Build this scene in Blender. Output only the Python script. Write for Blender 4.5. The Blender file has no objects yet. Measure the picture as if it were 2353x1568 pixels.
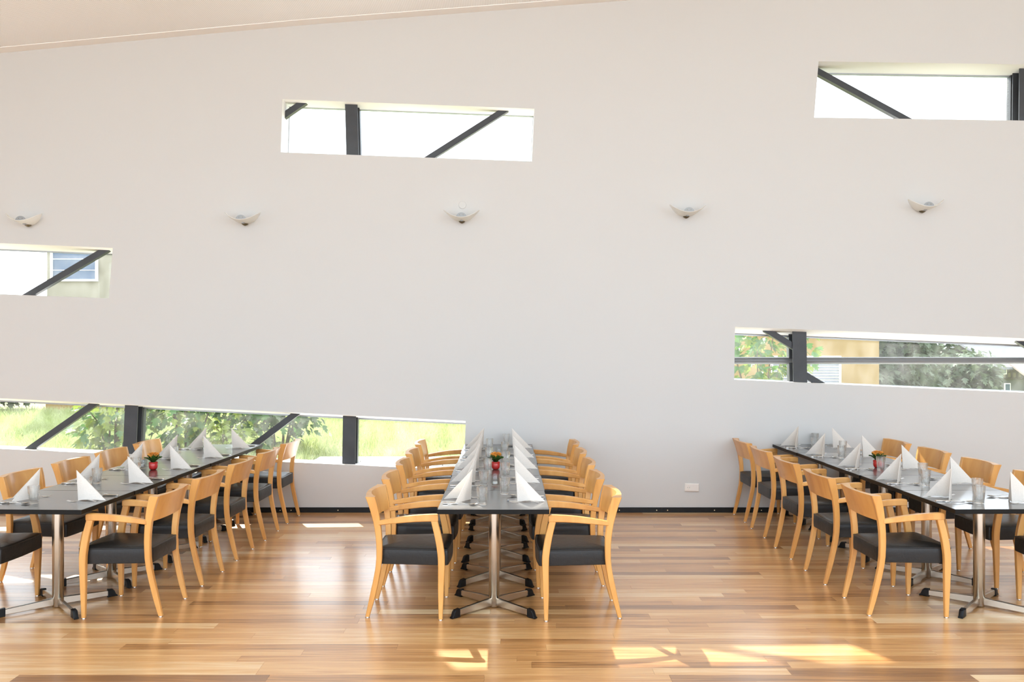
import bpy, bmesh, math, random
import numpy as np
from mathutils import Vector, Matrix
from mathutils.geometry import tessellate_polygon

random.seed(7)
rng = np.random.default_rng(7)
sc = bpy.context.scene
COL = sc.collection

# ------------------------------------------------------------------ camera
F_PX, PX0, PY0 = 2000.0, 1164.0, 791.0        # focal length and principal point in 2353x1568 pixels
CAM_Z = 1.852
WALL_Y = 9.571                                # inner face of the long window wall
cam_d = bpy.data.cameras.new('camera')
cam_d.sensor_width = 36.0
cam_d.lens = 36.0 * F_PX / 2353.0
cam_d.shift_x = (1176.5 - PX0) / 2353.0
cam_d.shift_y = (PY0 - 784.0) / 2353.0
cam_d.clip_end = 300
cam = bpy.data.objects.new('camera', cam_d)
cam.location = (0, 0, CAM_Z)
cam.rotation_euler = (math.radians(90), 0, 0)
COL.objects.link(cam)
sc.camera = cam

# ------------------------------------------------------------------ sky, sun, exposure
SKY = 3.8
SUN = 13.0
world = bpy.data.worlds.new('sky')
sc.world = world
world.use_nodes = True
bg = world.node_tree.nodes['Background']
bg.inputs[0].default_value = (0.86, 0.945, 1.05, 1)
bg.inputs[1].default_value = SKY
sun_d = bpy.data.lights.new('sun', 'SUN')
sun_d.energy = SUN
sun_d.angle = math.radians(0.6)
sun_d.color = (1.0, 0.93, 0.82)
sun = bpy.data.objects.new('sun', sun_d)
sun.rotation_euler = Vector((0.437, -1.0, -0.915)).to_track_quat('-Z', 'Y').to_euler()
sun.location = (-6, 20, 16)
COL.objects.link(sun)
vs = sc.view_settings
vs.view_transform = 'Standard'
vs.look = 'None'
vs.gamma = 1.0
vs.use_curve_mapping = False
vs.exposure = 0.16
cy = sc.cycles
cy.use_denoising = True
cy.max_bounces = 14
cy.diffuse_bounces = 8
cy.glossy_bounces = 6
cy.transmission_bounces = 12
cy.transparent_max_bounces = 24
cy.caustics_reflective = False
cy.caustics_refractive = False
cy.sample_clamp_indirect = 6.0


# ------------------------------------------------------------------ helpers
def wx(px): return (px - PX0) * WALL_Y / F_PX
def wz(py): return CAM_Z + (PY0 - py) * WALL_Y / F_PX
def at(px, py, Y): return ((px - PX0) * Y / F_PX, CAM_Z + (PY0 - py) * Y / F_PX)


def mesh_obj(name, verts, faces, m=None, parent=None, smooth=True, ang=35, loc=None):
    me = bpy.data.meshes.new(name)
    me.from_pydata([tuple(v) for v in verts], [], faces)
    bm = bmesh.new(); bm.from_mesh(me)
    bmesh.ops.recalc_face_normals(bm, faces=bm.faces)
    if smooth:
        a = math.radians(ang)
        for f in bm.faces: f.smooth = True
        for e in bm.edges: e.smooth = e.calc_face_angle(0.0) < a
    bm.to_mesh(me); bm.free()
    if m: me.materials.append(m)
    o = bpy.data.objects.new(name, me)
    COL.objects.link(o)
    if parent is not None: o.parent = parent
    if loc is not None: o.location = loc
    return o


def empty(name, loc=(0, 0, 0), rz=0.0, parent=None):
    o = bpy.data.objects.new(name, None)
    o.empty_display_size = 0.1
    COL.objects.link(o)
    o.location = loc
    o.rotation_euler = (0, 0, rz)
    if parent is not None: o.parent = parent
    return o


def tag(o, label=None, cat=None, group=None, kind=None):
    if label: o['label'] = label
    if cat: o['category'] = cat
    if group: o['group'] = group
    if kind: o['kind'] = kind
    return o


def copy_tree(o, parent=None):
    c = o.copy()
    COL.objects.link(c)
    c.parent = parent
    for ch in list(o.children): copy_tree(ch, c)
    return c


class G:
    """collects geometry for one mesh"""
    def __init__(s): s.v = []; s.f = []
    def add(s, v, f):
        n = len(s.v); s.v += [tuple(p) for p in v]; s.f += [tuple(i + n for i in q) for q in f]; return s
    def box(s, x0, x1, y0, y1, z0, z1):
        v = [(x0, y0, z0), (x1, y0, z0), (x1, y1, z0), (x0, y1, z0), (x0, y0, z1), (x1, y0, z1), (x1, y1, z1), (x0, y1, z1)]
        return s.add(v, [(0, 3, 2, 1), (4, 5, 6, 7), (0, 1, 5, 4), (1, 2, 6, 5), (2, 3, 7, 6), (3, 0, 4, 7)])
    def loft(s, loops, cap0=True, cap1=True, closed=False):
        n = len(loops[0]); v = [p for l in loops for p in l]; f = []
        L = len(loops)
        for i in range(L if closed else L - 1):
            a, b = i * n, ((i + 1) % L) * n
            for k in range(n):
                k2 = (k + 1) % n
                f.append((a + k, a + k2, b + k2, b + k))
        if not closed:
            if cap0: f.append(tuple(range(n - 1, -1, -1)))
            if cap1: f.append(tuple(range((L - 1) * n, L * n)))
        return s.add(v, f)
    def lathe(s, prof, n=20, cx=0, cy_=0, cap0=True, cap1=True):
        loops = [[(cx + r * math.cos(2 * math.pi * k / n), cy_ + r * math.sin(2 * math.pi * k / n), z) for k in range(n)] for r, z in prof]
        return s.loft(loops, cap0, cap1)
    def tube(s, pts, r, n=8, closed=False, rs=None):
        loops = []
        N = len(pts)
        P = [Vector(p) for p in pts]
        for i in range(N):
            if closed: t = P[(i + 1) % N] - P[i - 1]
            else: t = P[min(i + 1, N - 1)] - P[max(i - 1, 0)]
            t.normalize()
            up = Vector((0, 0, 1)) if abs(t.z) < 0.9 else Vector((1, 0, 0))
            a = t.cross(up).normalized(); b = a.cross(t)
            rr = rs[i] if rs else r
            loops.append([P[i] + a * rr * math.cos(2 * math.pi * k / n) + b * rr * math.sin(2 * math.pi * k / n) for k in range(n)])
        return s.loft(loops, closed=closed)
    def obj(s, name, m=None, parent=None, **k): return mesh_obj(name, s.v, s.f, m, parent, **k)


def rect_loop(c0, c1, a0, a1, fn, ch):
    """8 point chamfered rectangle, (p,q) -> fn(p,q)"""
    pts = [(c0 + ch, a0), (c1 - ch, a0), (c1, a0 + ch), (c1, a1 - ch), (c1 - ch, a1), (c0 + ch, a1), (c0, a1 - ch), (c0, a0 + ch)]
    return [fn(p, q) for p, q in pts]


def spline(xs, ys, n):
    """smooth resample (Catmull-Rom on index)"""
    out = []
    N = len(xs)
    def cr(p0, p1, p2, p3, t):
        return 0.5 * ((2 * p1) + (-p0 + p2) * t + (2 * p0 - 5 * p1 + 4 * p2 - p3) * t * t + (-p0 + 3 * p1 - 3 * p2 + p3) * t ** 3)
    for j in range(n + 1):
        u = j / n * (N - 1); i = min(int(u), N - 2); t = u - i
        g = lambda a: cr(a[max(i - 1, 0)], a[i], a[i + 1], a[min(i + 2, N - 1)], t)
        out.append((g(xs), g(ys)))
    return out


# ------------------------------------------------------------------ materials
def new_mat(name):
    m = bpy.data.materials.new(name); m.use_nodes = True
    nt = m.node_tree
    b = nt.nodes['Principled BSDF']
    return m, nt, b


def N(nt, t, **k):
    n = nt.nodes.new(t)
    for a, v in k.items(): setattr(n, a, v)
    return n


def plain(name, col, rough=0.5, metal=0.0, spec=0.5, coat=0.0, noise=0.0, nscale=20.0, bump=0.0, bscale=200.0, trans=0.0):
    m, nt, b = new_mat(name)
    b.inputs['Base Color'].default_value = (*col, 1)
    b.inputs['Roughness'].default_value = rough
    b.inputs['Metallic'].default_value = metal
    b.inputs['Specular IOR Level'].default_value = spec
    if coat:
        b.inputs['Coat Weight'].default_value = coat
        b.inputs['Coat Roughness'].default_value = 0.12
    tc = N(nt, 'ShaderNodeTexCoord')
    if noise:
        nz = N(nt, 'ShaderNodeTexNoise'); nz.inputs['Scale'].default_value = nscale; nz.inputs['Detail'].default_value = 4
        nt.links.new(tc.outputs['Object'], nz.inputs['Vector'])
        mx = N(nt, 'ShaderNodeMix', data_type='RGBA')
        mx.inputs[6].default_value = (*[c * (1 - noise) for c in col], 1)
        mx.inputs[7].default_value = (*[min(1, c * (1 + noise)) for c in col], 1)
        nt.links.new(nz.outputs['Fac'], mx.inputs[0])
        nt.links.new(mx.outputs[2], b.inputs['Base Color'])
    if bump:
        nb = N(nt, 'ShaderNodeTexNoise'); nb.inputs['Scale'].default_value = bscale; nb.inputs['Detail'].default_value = 3
        nt.links.new(tc.outputs['Object'], nb.inputs['Vector'])
        bp = N(nt, 'ShaderNodeBump'); bp.inputs['Strength'].default_value = bump; bp.inputs['Distance'].default_value = 0.002
        nt.links.new(nb.outputs['Fac'], bp.inputs['Height'])
        nt.links.new(bp.outputs['Normal'], b.inputs['Normal'])
    if trans:
        tr = N(nt, 'ShaderNodeBsdfTranslucent'); tr.inputs[0].default_value = (*col, 1)
        if noise: nt.links.new(mx.outputs[2], tr.inputs[0])
        ms = N(nt, 'ShaderNodeMixShader'); ms.inputs[0].default_value = trans
        nt.links.new(b.outputs[0], ms.inputs[1]); nt.links.new(tr.outputs[0], ms.inputs[2])
        nt.links.new(ms.outputs[0], nt.nodes['Material Output'].inputs[0])
    return m


def ramp(nt, stops):
    r = N(nt, 'ShaderNodeValToRGB')
    e = r.color_ramp.elements
    e[0].position = stops[0][0]; e[0].color = (*stops[0][1], 1)
    e[1].position = stops[-1][0]; e[1].color = (*stops[-1][1], 1)
    for p, c in stops[1:-1]:
        x = e.new(p); x.color = (*c, 1)
    return r


def wood_mat(name, stops, scale, rough, coat, bump=0.03, use_rand=True, coords='Object'):
    m, nt, b = new_mat(name)
    tc = N(nt, 'ShaderNodeTexCoord')
    mp = N(nt, 'ShaderNodeMapping'); mp.inputs['Scale'].default_value = scale
    nt.links.new(tc.outputs[coords], mp.inputs['Vector'])
    oi = N(nt, 'ShaderNodeObjectInfo')
    ml = N(nt, 'ShaderNodeMath', operation='MULTIPLY'); ml.inputs[1].default_value = 37.0
    nt.links.new(oi.outputs['Random'], ml.inputs[0])
    nz = N(nt, 'ShaderNodeTexNoise', noise_dimensions='4D'); nz.inputs['Scale'].default_value = 1.0; nz.inputs['Detail'].default_value = 5
    nz.inputs['Distortion'].default_value = 0.6
    nt.links.new(mp.outputs[0], nz.inputs['Vector']); nt.links.new(ml.outputs[0], nz.inputs['W'])
    r = ramp(nt, stops)
    nt.links.new(nz.outputs['Fac'], r.inputs[0])
    nt.links.new(r.outputs[0], b.inputs['Base Color'])
    b.inputs['Roughness'].default_value = rough
    b.inputs['Coat Weight'].default_value = coat; b.inputs['Coat Roughness'].default_value = 0.15
    return m


M = {}
M['wall'] = plain('white_plaster', (0.60, 0.602, 0.592), 0.92, spec=0.2, bump=0.12, bscale=90, noise=0.012, nscale=0.6)
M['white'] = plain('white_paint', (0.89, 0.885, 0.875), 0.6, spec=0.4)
M['plastic'] = plain('white_plastic', (0.80, 0.77, 0.73), 0.35)
M['dark'] = plain('dark_hole', (0.03, 0.028, 0.025), 0.6)
M['black'] = plain('black_skirting', (0.008, 0.0075, 0.007), 0.45, spec=0.25, noise=0.2)
M['brass'] = plain('brass_screw', (0.75, 0.62, 0.38), 0.3, metal=1.0)
M['steel'] = plain('brushed_steel', (0.60, 0.545, 0.47), 0.27, metal=1.0, noise=0.08, nscale=60)
M['cutlery'] = plain('polished_cutlery_steel', (0.66, 0.64, 0.61), 0.14, metal=1.0)
M['rubber'] = plain('black_plastic_cap', (0.006, 0.006, 0.0065), 0.42, spec=0.25)
M['laminate'] = plain('black_laminate', (0.042, 0.041, 0.040), 0.40, spec=0.65, coat=0.8, noise=0.25, nscale=6, bump=0.015, bscale=40)
M['edgeband'] = plain('black_edge_band', (0.006, 0.0055, 0.005), 0.45, spec=0.18)
M['girder'] = plain('dark_grey_painted_steel', (0.05, 0.053, 0.058), 0.42, spec=0.3, noise=0.3, nscale=7)
M['railpaint'] = plain('grey_rail_paint', (0.13, 0.135, 0.14), 0.3, spec=0.6)
M['alu'] = plain('grey_aluminium', (0.36, 0.38, 0.40), 0.4, metal=0.6)
M['red'] = plain('red_glazed_ceramic', (0.56, 0.022, 0.018), 0.12, coat=0.6)
M['soil'] = plain('dark_soil', (0.03, 0.02, 0.012), 0.95, noise=0.4, nscale=80)
M['leaf'] = plain('succulent_leaf', (0.05, 0.13, 0.025), 0.32, noise=0.35, nscale=30, trans=0.15)
M['petal'] = plain('orange_petal', (0.90, 0.36, 0.05), 0.5, noise=0.3, nscale=60, trans=0.25)
M['wax'] = plain('white_wax', (0.86, 0.85, 0.82), 0.5)
M['wick'] = plain('burnt_wick', (0.02, 0.02, 0.02), 0.8)
M['napkin'] = plain('embossed_paper_napkin', (0.82, 0.77, 0.71), 0.85, spec=0.2, noise=0.10, nscale=150, bump=0.25, bscale=260, trans=0.22)
M['lampmetal'] = plain('lamp_grey_metal', (0.30, 0.31, 0.315), 0.4, metal=0.15)
M['bronze'] = plain('lamp_bronze', (0.16, 0.125, 0.07), 0.35, metal=0.9)
M['opal'] = plain('opal_white_glass', (0.90, 0.90, 0.87), 0.3, trans=0.5)
M['bulb'] = plain('frosted_bulb', (0.8, 0.78, 0.72), 0.3, trans=0.4)
M['concrete'] = plain('pale_concrete', (0.36, 0.355, 0.34), 0.9, noise=0.12, nscale=9, bump=0.3, bscale=60)
M['render_ochre'] = plain('ochre_render', (0.27, 0.175, 0.065), 0.9, noise=0.1, nscale=1.4)
M['render_cream'] = plain('cream_render', (0.24, 0.215, 0.17), 0.9, noise=0.08, nscale=1.2)
M['blueglass'] = plain('blue_grey_window', (0.08, 0.11, 0.17), 0.12, noise=0.25, nscale=1.5)
M['slat'] = plain('grey_blind', (0.17,0.18,0.21), 0.5)
M['stone'] = plain('grey_house_stone', (0.16, 0.16, 0.17), 0.9, noise=0.25, nscale=1.6)
M['timber'] = plain('dark_timber', (0.10, 0.085, 0.075), 0.8)
M['tile'] = plain('roof_tile', (0.2,0.165,0.145), 0.85, noise=0.25, nscale=3)
M['slate'] = plain('slate_roof', (0.12,0.125,0.15), 0.8, noise=0.2, nscale=2)
M['bark'] = plain('bark', (0.10, 0.075, 0.05), 0.9, noise=0.3, nscale=20)
M['shrub'] = plain('shrub_leaf', (0.055, 0.14, 0.028), 0.45, noise=0.5, nscale=2.3, trans=0.4)
M['shrub2'] = plain('yellow_green_leaf', (0.19, 0.25, 0.04), 0.5, noise=0.35, nscale=2.5, trans=0.45)
M['treeleaf'] = plain('grey_green_leaf', (0.115, 0.15, 0.09), 0.6, noise=0.5, nscale=0.9, trans=0.3)
M['grass'] = plain('meadow_grass_blade', (0.34, 0.39, 0.16), 0.6, noise=0.45, nscale=0.8, trans=0.4)
M['ground'] = plain('meadow_soil', (0.25, 0.28, 0.11), 0.95, noise=0.4, nscale=1.2)
M['gravel'] = plain('gravel', (0.80, 0.79, 0.77), 0.95, noise=0.25, nscale=14)

# maple of the chairs
M['maple'] = wood_mat('honey_maple', [(0.25, (0.53, 0.235, 0.055)), (0.5, (0.66, 0.33, 0.092)), (0.75, (0.73, 0.40, 0.13))],
                      (9, 9, 2.2), 0.36, 0.25)
# leather
m, nt, b = new_mat('black_leather')
b.inputs['Base Color'].default_value = (0.014, 0.0125, 0.0115, 1)
b.inputs['Roughness'].default_value = 0.42
b.inputs['Specular IOR Level'].default_value = 0.25
b.inputs['Coat Weight'].default_value = 0.12
b.inputs['Coat Roughness'].default_value = 0.2
tc = N(nt, 'ShaderNodeTexCoord')
oi = N(nt, 'ShaderNodeObjectInfo')
n1 = N(nt, 'ShaderNodeTexNoise', noise_dimensions='4D'); n1.inputs['Scale'].default_value = 16; n1.inputs['Detail'].default_value = 3; n1.inputs['Distortion'].default_value = 1.6
ml = N(nt, 'ShaderNodeMath', operation='MULTIPLY'); ml.inputs[1].default_value = 50
nt.links.new(oi.outputs['Random'], ml.inputs[0]); nt.links.new(ml.outputs[0], n1.inputs['W'])
nt.links.new(tc.outputs['Object'], n1.inputs['Vector'])
n2 = N(nt, 'ShaderNodeTexVoronoi'); n2.inputs['Scale'].default_value = 190
nt.links.new(tc.outputs['Object'], n2.inputs['Vector'])
ad = N(nt, 'ShaderNodeMath', operation='MULTIPLY_ADD'); ad.inputs[1].default_value = 0.12
nt.links.new(n2.outputs['Distance'], ad.inputs[0]); nt.links.new(n1.outputs['Fac'], ad.inputs[2])
bp = N(nt, 'ShaderNodeBump'); bp.inputs['Strength'].default_value = 0.35; bp.inputs['Distance'].default_value = 0.006
nt.links.new(ad.outputs[0], bp.inputs['Height']); nt.links.new(bp.outputs[0], b.inputs['Normal'])
M['leather'] = m

# parquet planks: tone and seed are stored on each plank
m, nt, b = new_mat('cherry_parquet')
at_t = N(nt, 'ShaderNodeAttribute', attribute_name='tone')
sp = N(nt, 'ShaderNodeSeparateColor'); nt.links.new(at_t.outputs['Color'], sp.inputs[0])
geo = N(nt, 'ShaderNodeNewGeometry')
mp = N(nt, 'ShaderNodeMapping'); mp.inputs['Scale'].default_value = (1.5, 34, 34)
nt.links.new(geo.outputs['Position'], mp.inputs['Vector'])
nz = N(nt, 'ShaderNodeTexNoise', noise_dimensions='4D'); nz.inputs['Scale'].default_value = 1.0; nz.inputs['Detail'].default_value = 6; nz.inputs['Distortion'].default_value = 1.1
nt.links.new(mp.outputs[0], nz.inputs['Vector'])
mlt = N(nt, 'ShaderNodeMath', operation='MULTIPLY'); mlt.inputs[1].default_value = 60
nt.links.new(sp.outputs[1], mlt.inputs[0]); nt.links.new(mlt.outputs[0], nz.inputs['W'])
mix = N(nt, 'ShaderNodeMath', operation='MULTIPLY_ADD'); mix.inputs[1].default_value = 1.25; mix.inputs[2].default_value = -0.625
nt.links.new(nz.outputs['Fac'], mix.inputs[0])
adt = N(nt, 'ShaderNodeMath', operation='ADD'); nt.links.new(mix.outputs[0], adt.inputs[0]); nt.links.new(sp.outputs[0], adt.inputs[1])
r = ramp(nt, [(0.0, (0.27, 0.115, 0.034)), (0.35, (0.56, 0.268, 0.090)), (0.65, (0.70, 0.38, 0.148)), (1.0, (0.84, 0.585, 0.32))])
nt.links.new(adt.outputs[0], r.inputs[0]); nt.links.new(r.outputs[0], b.inputs['Base Color'])
b.inputs['Roughness'].default_value = 0.36
b.inputs['Specular IOR Level'].default_value = 0.5
b.inputs['Coat Weight'].default_value = 1.0
b.inputs['Coat Roughness'].default_value = 0.23
b.inputs['Coat IOR'].default_value = 1.6
mpb = N(nt, 'ShaderNodeMapping'); mpb.inputs['Scale'].default_value = (1.0, 9, 1)
nt.links.new(geo.outputs['Position'], mpb.inputs['Vector'])
nb = N(nt, 'ShaderNodeTexNoise'); nb.inputs['Scale'].default_value = 3.0; nb.inputs['Detail'].default_value = 3
nt.links.new(mpb.outputs[0], nb.inputs['Vector'])
bp = N(nt, 'ShaderNodeBump'); bp.inputs['Strength'].default_value = 0.05; bp.inputs['Distance'].default_value = 0.01
nt.links.new(nb.outputs['Fac'], bp.inputs['Height']); nt.links.new(bp.outputs[0], b.inputs['Normal'])
M['plank'] = m

# perforated acoustic ceiling board
m, nt, b = new_mat('perforated_ceiling_board')
b.inputs['Roughness'].default_value = 0.85
geo = N(nt, 'ShaderNodeNewGeometry')
sx = N(nt, 'ShaderNodeSeparateXYZ'); nt.links.new(geo.outputs['Position'], sx.inputs[0])
outs = []
for ax in (0, 1):
    d = N(nt, 'ShaderNodeMath', operation='DIVIDE'); d.inputs[1].default_value = 0.018
    nt.links.new(sx.outputs[ax], d.inputs[0])
    fr = N(nt, 'ShaderNodeMath', operation='FRACT'); nt.links.new(d.outputs[0], fr.inputs[0])
    su = N(nt, 'ShaderNodeMath', operation='SUBTRACT'); su.inputs[1].default_value = 0.5; nt.links.new(fr.outputs[0], su.inputs[0])
    pw = N(nt, 'ShaderNodeMath', operation='MULTIPLY'); nt.links.new(su.outputs[0], pw.inputs[0]); nt.links.new(su.outputs[0], pw.inputs[1])
    outs.append(pw)
sm = N(nt, 'ShaderNodeMath', operation='ADD'); nt.links.new(outs[0].outputs[0], sm.inputs[0]); nt.links.new(outs[1].outputs[0], sm.inputs[1])
lt = N(nt, 'ShaderNodeMath', operation='LESS_THAN'); lt.inputs[1].default_value = 0.075
nt.links.new(sm.outputs[0], lt.inputs[0])
mx = N(nt, 'ShaderNodeMix', data_type='RGBA'); mx.inputs[6].default_value = (0.94, 0.965, 0.98, 1); mx.inputs[7].default_value = (0.66, 0.68, 0.69, 1)
nt.links.new(lt.outputs[0], mx.inputs[0]); nt.links.new(mx.outputs[2], b.inputs['Base Color'])
M['perforated'] = m

# window glass: clear, mirror-like at grazing angles, slightly dusty
m = bpy.data.materials.new('window_glass'); m.use_nodes = True; nt = m.node_tree
nt.nodes.remove(nt.nodes['Principled BSDF'])
tr = N(nt, 'ShaderNodeBsdfTransparent'); tr.inputs[0].default_value = (0.97, 0.98, 0.975, 1)
gl = N(nt, 'ShaderNodeBsdfGlossy'); gl.inputs['Roughness'].default_value = 0.0
lw = N(nt, 'ShaderNodeLayerWeight')
pw = N(nt, 'ShaderNodeMath', operation='POWER'); pw.inputs[1].default_value = 5.0; nt.links.new(lw.outputs['Facing'], pw.inputs[0])
fr = N(nt, 'ShaderNodeMath', operation='MULTIPLY_ADD'); fr.inputs[1].default_value = 0.96; fr.inputs[2].default_value = 0.012
nt.links.new(pw.outputs[0], fr.inputs[0])
m1 = N(nt, 'ShaderNodeMixShader'); nt.links.new(fr.outputs[0], m1.inputs[0]); nt.links.new(tr.outputs[0], m1.inputs[1]); nt.links.new(gl.outputs[0], m1.inputs[2])
du = N(nt, 'ShaderNodeBsdfTranslucent'); du.inputs[0].default_value = (0.8, 0.8, 0.78, 1)
geo = N(nt, 'ShaderNodeNewGeometry'); mp = N(nt, 'ShaderNodeMapping'); mp.inputs['Scale'].default_value = (4, 1, 2.2)
nt.links.new(geo.outputs['Position'], mp.inputs['Vector'])
nz = N(nt, 'ShaderNodeTexNoise'); nz.inputs['Scale'].default_value = 1.6; nz.inputs['Detail'].default_value = 7; nt.links.new(mp.outputs[0], nz.inputs['Vector'])
mr = N(nt, 'ShaderNodeMapRange'); mr.inputs[1].default_value = 0.35; mr.inputs[2].default_value = 0.8; mr.inputs[3].default_value = 0.006; mr.inputs[4].default_value = 0.05
nt.links.new(nz.outputs['Fac'], mr.inputs[0])
m2 = N(nt, 'ShaderNodeMixShader'); nt.links.new(mr.outputs[0], m2.inputs[0]); nt.links.new(m1.outputs[0], m2.inputs[1]); nt.links.new(du.outputs[0], m2.inputs[2])
nt.links.new(m2.outputs[0], nt.nodes['Material Output'].inputs[0])
M['glass'] = m
# opal glazing of the added skylight, tinted to cool the fill light
m = bpy.data.materials.new('opal_fill_glass'); m.use_nodes = True; nt = m.node_tree
nt.nodes.remove(nt.nodes['Principled BSDF'])
tr = N(nt, 'ShaderNodeBsdfTranslucent'); tr.inputs[0].default_value = (0.58, 0.635, 0.675, 1)
nt.links.new(tr.outputs[0], nt.nodes['Material Output'].inputs[0])
M['fillpane'] = m
# table glass
m = bpy.data.materials.new('drinking_glass'); m.use_nodes = True; nt = m.node_tree
nt.nodes.remove(nt.nodes['Principled BSDF'])
g = N(nt, 'ShaderNodeBsdfGlass'); g.inputs['IOR'].default_value = 1.47; g.inputs['Roughness'].default_value = 0.0; g.inputs[0].default_value = (0.985, 0.99, 0.985, 1)
tr = N(nt, 'ShaderNodeBsdfTransparent')
mxs = N(nt, 'ShaderNodeMixShader'); mxs.inputs[0].default_value = 0.38
nt.links.new(g.outputs[0], mxs.inputs[1]); nt.links.new(tr.outputs[0], mxs.inputs[2]); nt.links.new(mxs.outputs[0], nt.nodes['Material Output'].inputs[0])
M['tumbler'] = m

# thin clear glass of the candle holders
m = bpy.data.materials.new('thin_clear_glass'); m.use_nodes = True; nt = m.node_tree
nt.nodes.remove(nt.nodes['Principled BSDF'])
tr = N(nt, 'ShaderNodeBsdfTransparent'); tr.inputs[0].default_value = (0.94, 0.95, 0.945, 1)
gl = N(nt, 'ShaderNodeBsdfGlossy'); gl.inputs['Roughness'].default_value = 0.02
lw = N(nt, 'ShaderNodeLayerWeight')
pw = N(nt, 'ShaderNodeMath', operation='POWER'); pw.inputs[1].default_value = 4.0; nt.links.new(lw.outputs['Facing'], pw.inputs[0])
fr = N(nt, 'ShaderNodeMath', operation='MULTIPLY_ADD'); fr.inputs[1].default_value = 0.9; fr.inputs[2].default_value = 0.05
nt.links.new(pw.outputs[0], fr.inputs[0])
m1 = N(nt, 'ShaderNodeMixShader'); nt.links.new(fr.outputs[0], m1.inputs[0]); nt.links.new(tr.outputs[0], m1.inputs[1]); nt.links.new(gl.outputs[0], m1.inputs[2])
nt.links.new(m1.outputs[0], nt.nodes['Material Output'].inputs[0])
M['thinglass'] = m

# ------------------------------------------------------------------ the room
XL, XR, YB = -10.5, 10.5, -2.6
THICK = 0.36


def lerp_pts(pts, x):
    for (x0, y0), (x1, y1) in zip(pts, pts[1:]):
        if x <= x1: break
    return y0 + (y1 - y0) * (x - x0) / (x1 - x0)


CEIL_PX = [(-1040, 213), (-500, 165), (0, 121), (350, 88.5), (700, 56.5), (1100, 26), (1440, 0), (1900, -33), (2353, -62), (3370, -120)]
def ceil_z(x): return wz(lerp_pts(CEIL_PX, x / WALL_Y * F_PX + PX0))


ceil_xs = [wx(p[0]) for p in CEIL_PX]
ceil_xs[0] = XL; ceil_xs[-1] = XR

# windows: corner pixels on the inner wall face (TL, TR, BR, BL)
WIN = {
    1: [(649, 228), (1228, 250), (1222, 371), (645, 350)],
    2: [(1881, 141), (2620, 152), (2610, 281), (1871, 270)],
    3: [(-330, 545), (259, 570), (250, 686), (-336, 663)],
    4: [(1689, 751), (2480, 783), (2478, 908), (1687, 873)],
    5: [(-420, 895), (1070, 968), (1066, 1081), (-424, 1012)],
}
WIN = {k: [(wx(a), wz(b)) for a, b in v] for k, v in WIN.items()}
# the head of each reveal falls slightly towards the outside (and the sill of window 5)
HEAD = {1: 0.0, 2: 0.036, 3: 0.046, 4: 0.080, 5: 0.060}
SILL = {1: 0.0, 2: 0.0, 3: 0.0, 4: 0.0, 5: 0.022}
WINO = {k: [(c[0][0], c[0][1] - HEAD[k]), (c[1][0], c[1][1] - HEAD[k]), (c[2][0], c[2][1] - SILL[k]), (c[3][0], c[3][1] - SILL[k])] for k, c in WIN.items()}

outline = [(XL, 0.0), (XR, 0.0)] + [(x, ceil_z(x)) for x in reversed(ceil_xs)]
polys = [[Vector((x, 0, z)) for x, z in outline]] + [[Vector((x, 0, z)) for x, z in WIN[k]] for k in WIN]
flat2 = [[Vector((p.x, p.z, 0)) for p in pl] for pl in polys]
tris = tessellate_polygon(flat2)
pts = [p for pl in polys for p in pl]
n = len(pts)
v = [(p.x, WALL_Y, p.z) for p in pts] + [(x, WALL_Y + THICK, z) for x, z in outline + [q for k in WIN for q in WINO[k]]]
f = [tuple(t) for t in tris] + [tuple(i + n for i in t) for t in tris]
base = 0
for pl in polys:
    L = len(pl)
    for i in range(L):
        a, b2 = base + i, base + (i + 1) % L
        f.append((a, b2, b2 + n, a + n))
    base += L
wall = mesh_obj('wall_front', v, f, M['wall'], smooth=False)
wall.data.materials.append(M['white'])          # reveal lining, its lighter white also standing for bounced sunlight
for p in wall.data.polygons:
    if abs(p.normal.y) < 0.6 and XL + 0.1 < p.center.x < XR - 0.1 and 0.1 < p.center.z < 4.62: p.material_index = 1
tag(wall, kind='structure')

for nm, x0, x1 in (('wall_left', XL - 0.3, XL), ('wall_right', XR, XR + 0.3)):
    g = G().box(x0, x1, YB, WALL_Y + THICK, 0, ceil_z(XL if x1 <= XL else XR))
    tag(g.obj(nm, M['wall'], smooth=False), kind='structure')

# unseen rear of the hall: parapet, slim posts, lintel, openings added for fill light
g = G().box(XL, XR, YB - 0.3, YB, 0, 0.5)
g.loft([[(x, YB - 0.3, ceil_z(x) - 0.25), (x, YB, ceil_z(x) - 0.25), (x, YB, ceil_z(x) + 0.1), (x, YB - 0.3, ceil_z(x) + 0.1)] for x in ceil_xs])
for x in (-10.4, -7, -3.5, 0, 3.5, 7, 10.4):
    g.box(x - 0.08, x + 0.08, YB - 0.2, YB - 0.02, 0.5, ceil_z(max(min(x, 10), -10)) - 0.2)
tag(g.obj('wall_rear', M['wall'], smooth=False), kind='structure')

# ceiling slab with perforated board, plain border by the wall
def ceiling_strip(name, y0, y1, dz, t, mat, xs=None):
    loops = []
    for x in (xs or ceil_xs):
        z = ceil_z(x) - dz
        loops.append([(x, y0, z), (x, y1, z), (x, y1, z + t), (x, y0, z + t)])
    g = G().loft(loops)
    o = g.obj(name, mat, smooth=False)
    tag(o, kind='structure')
    return o


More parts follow.
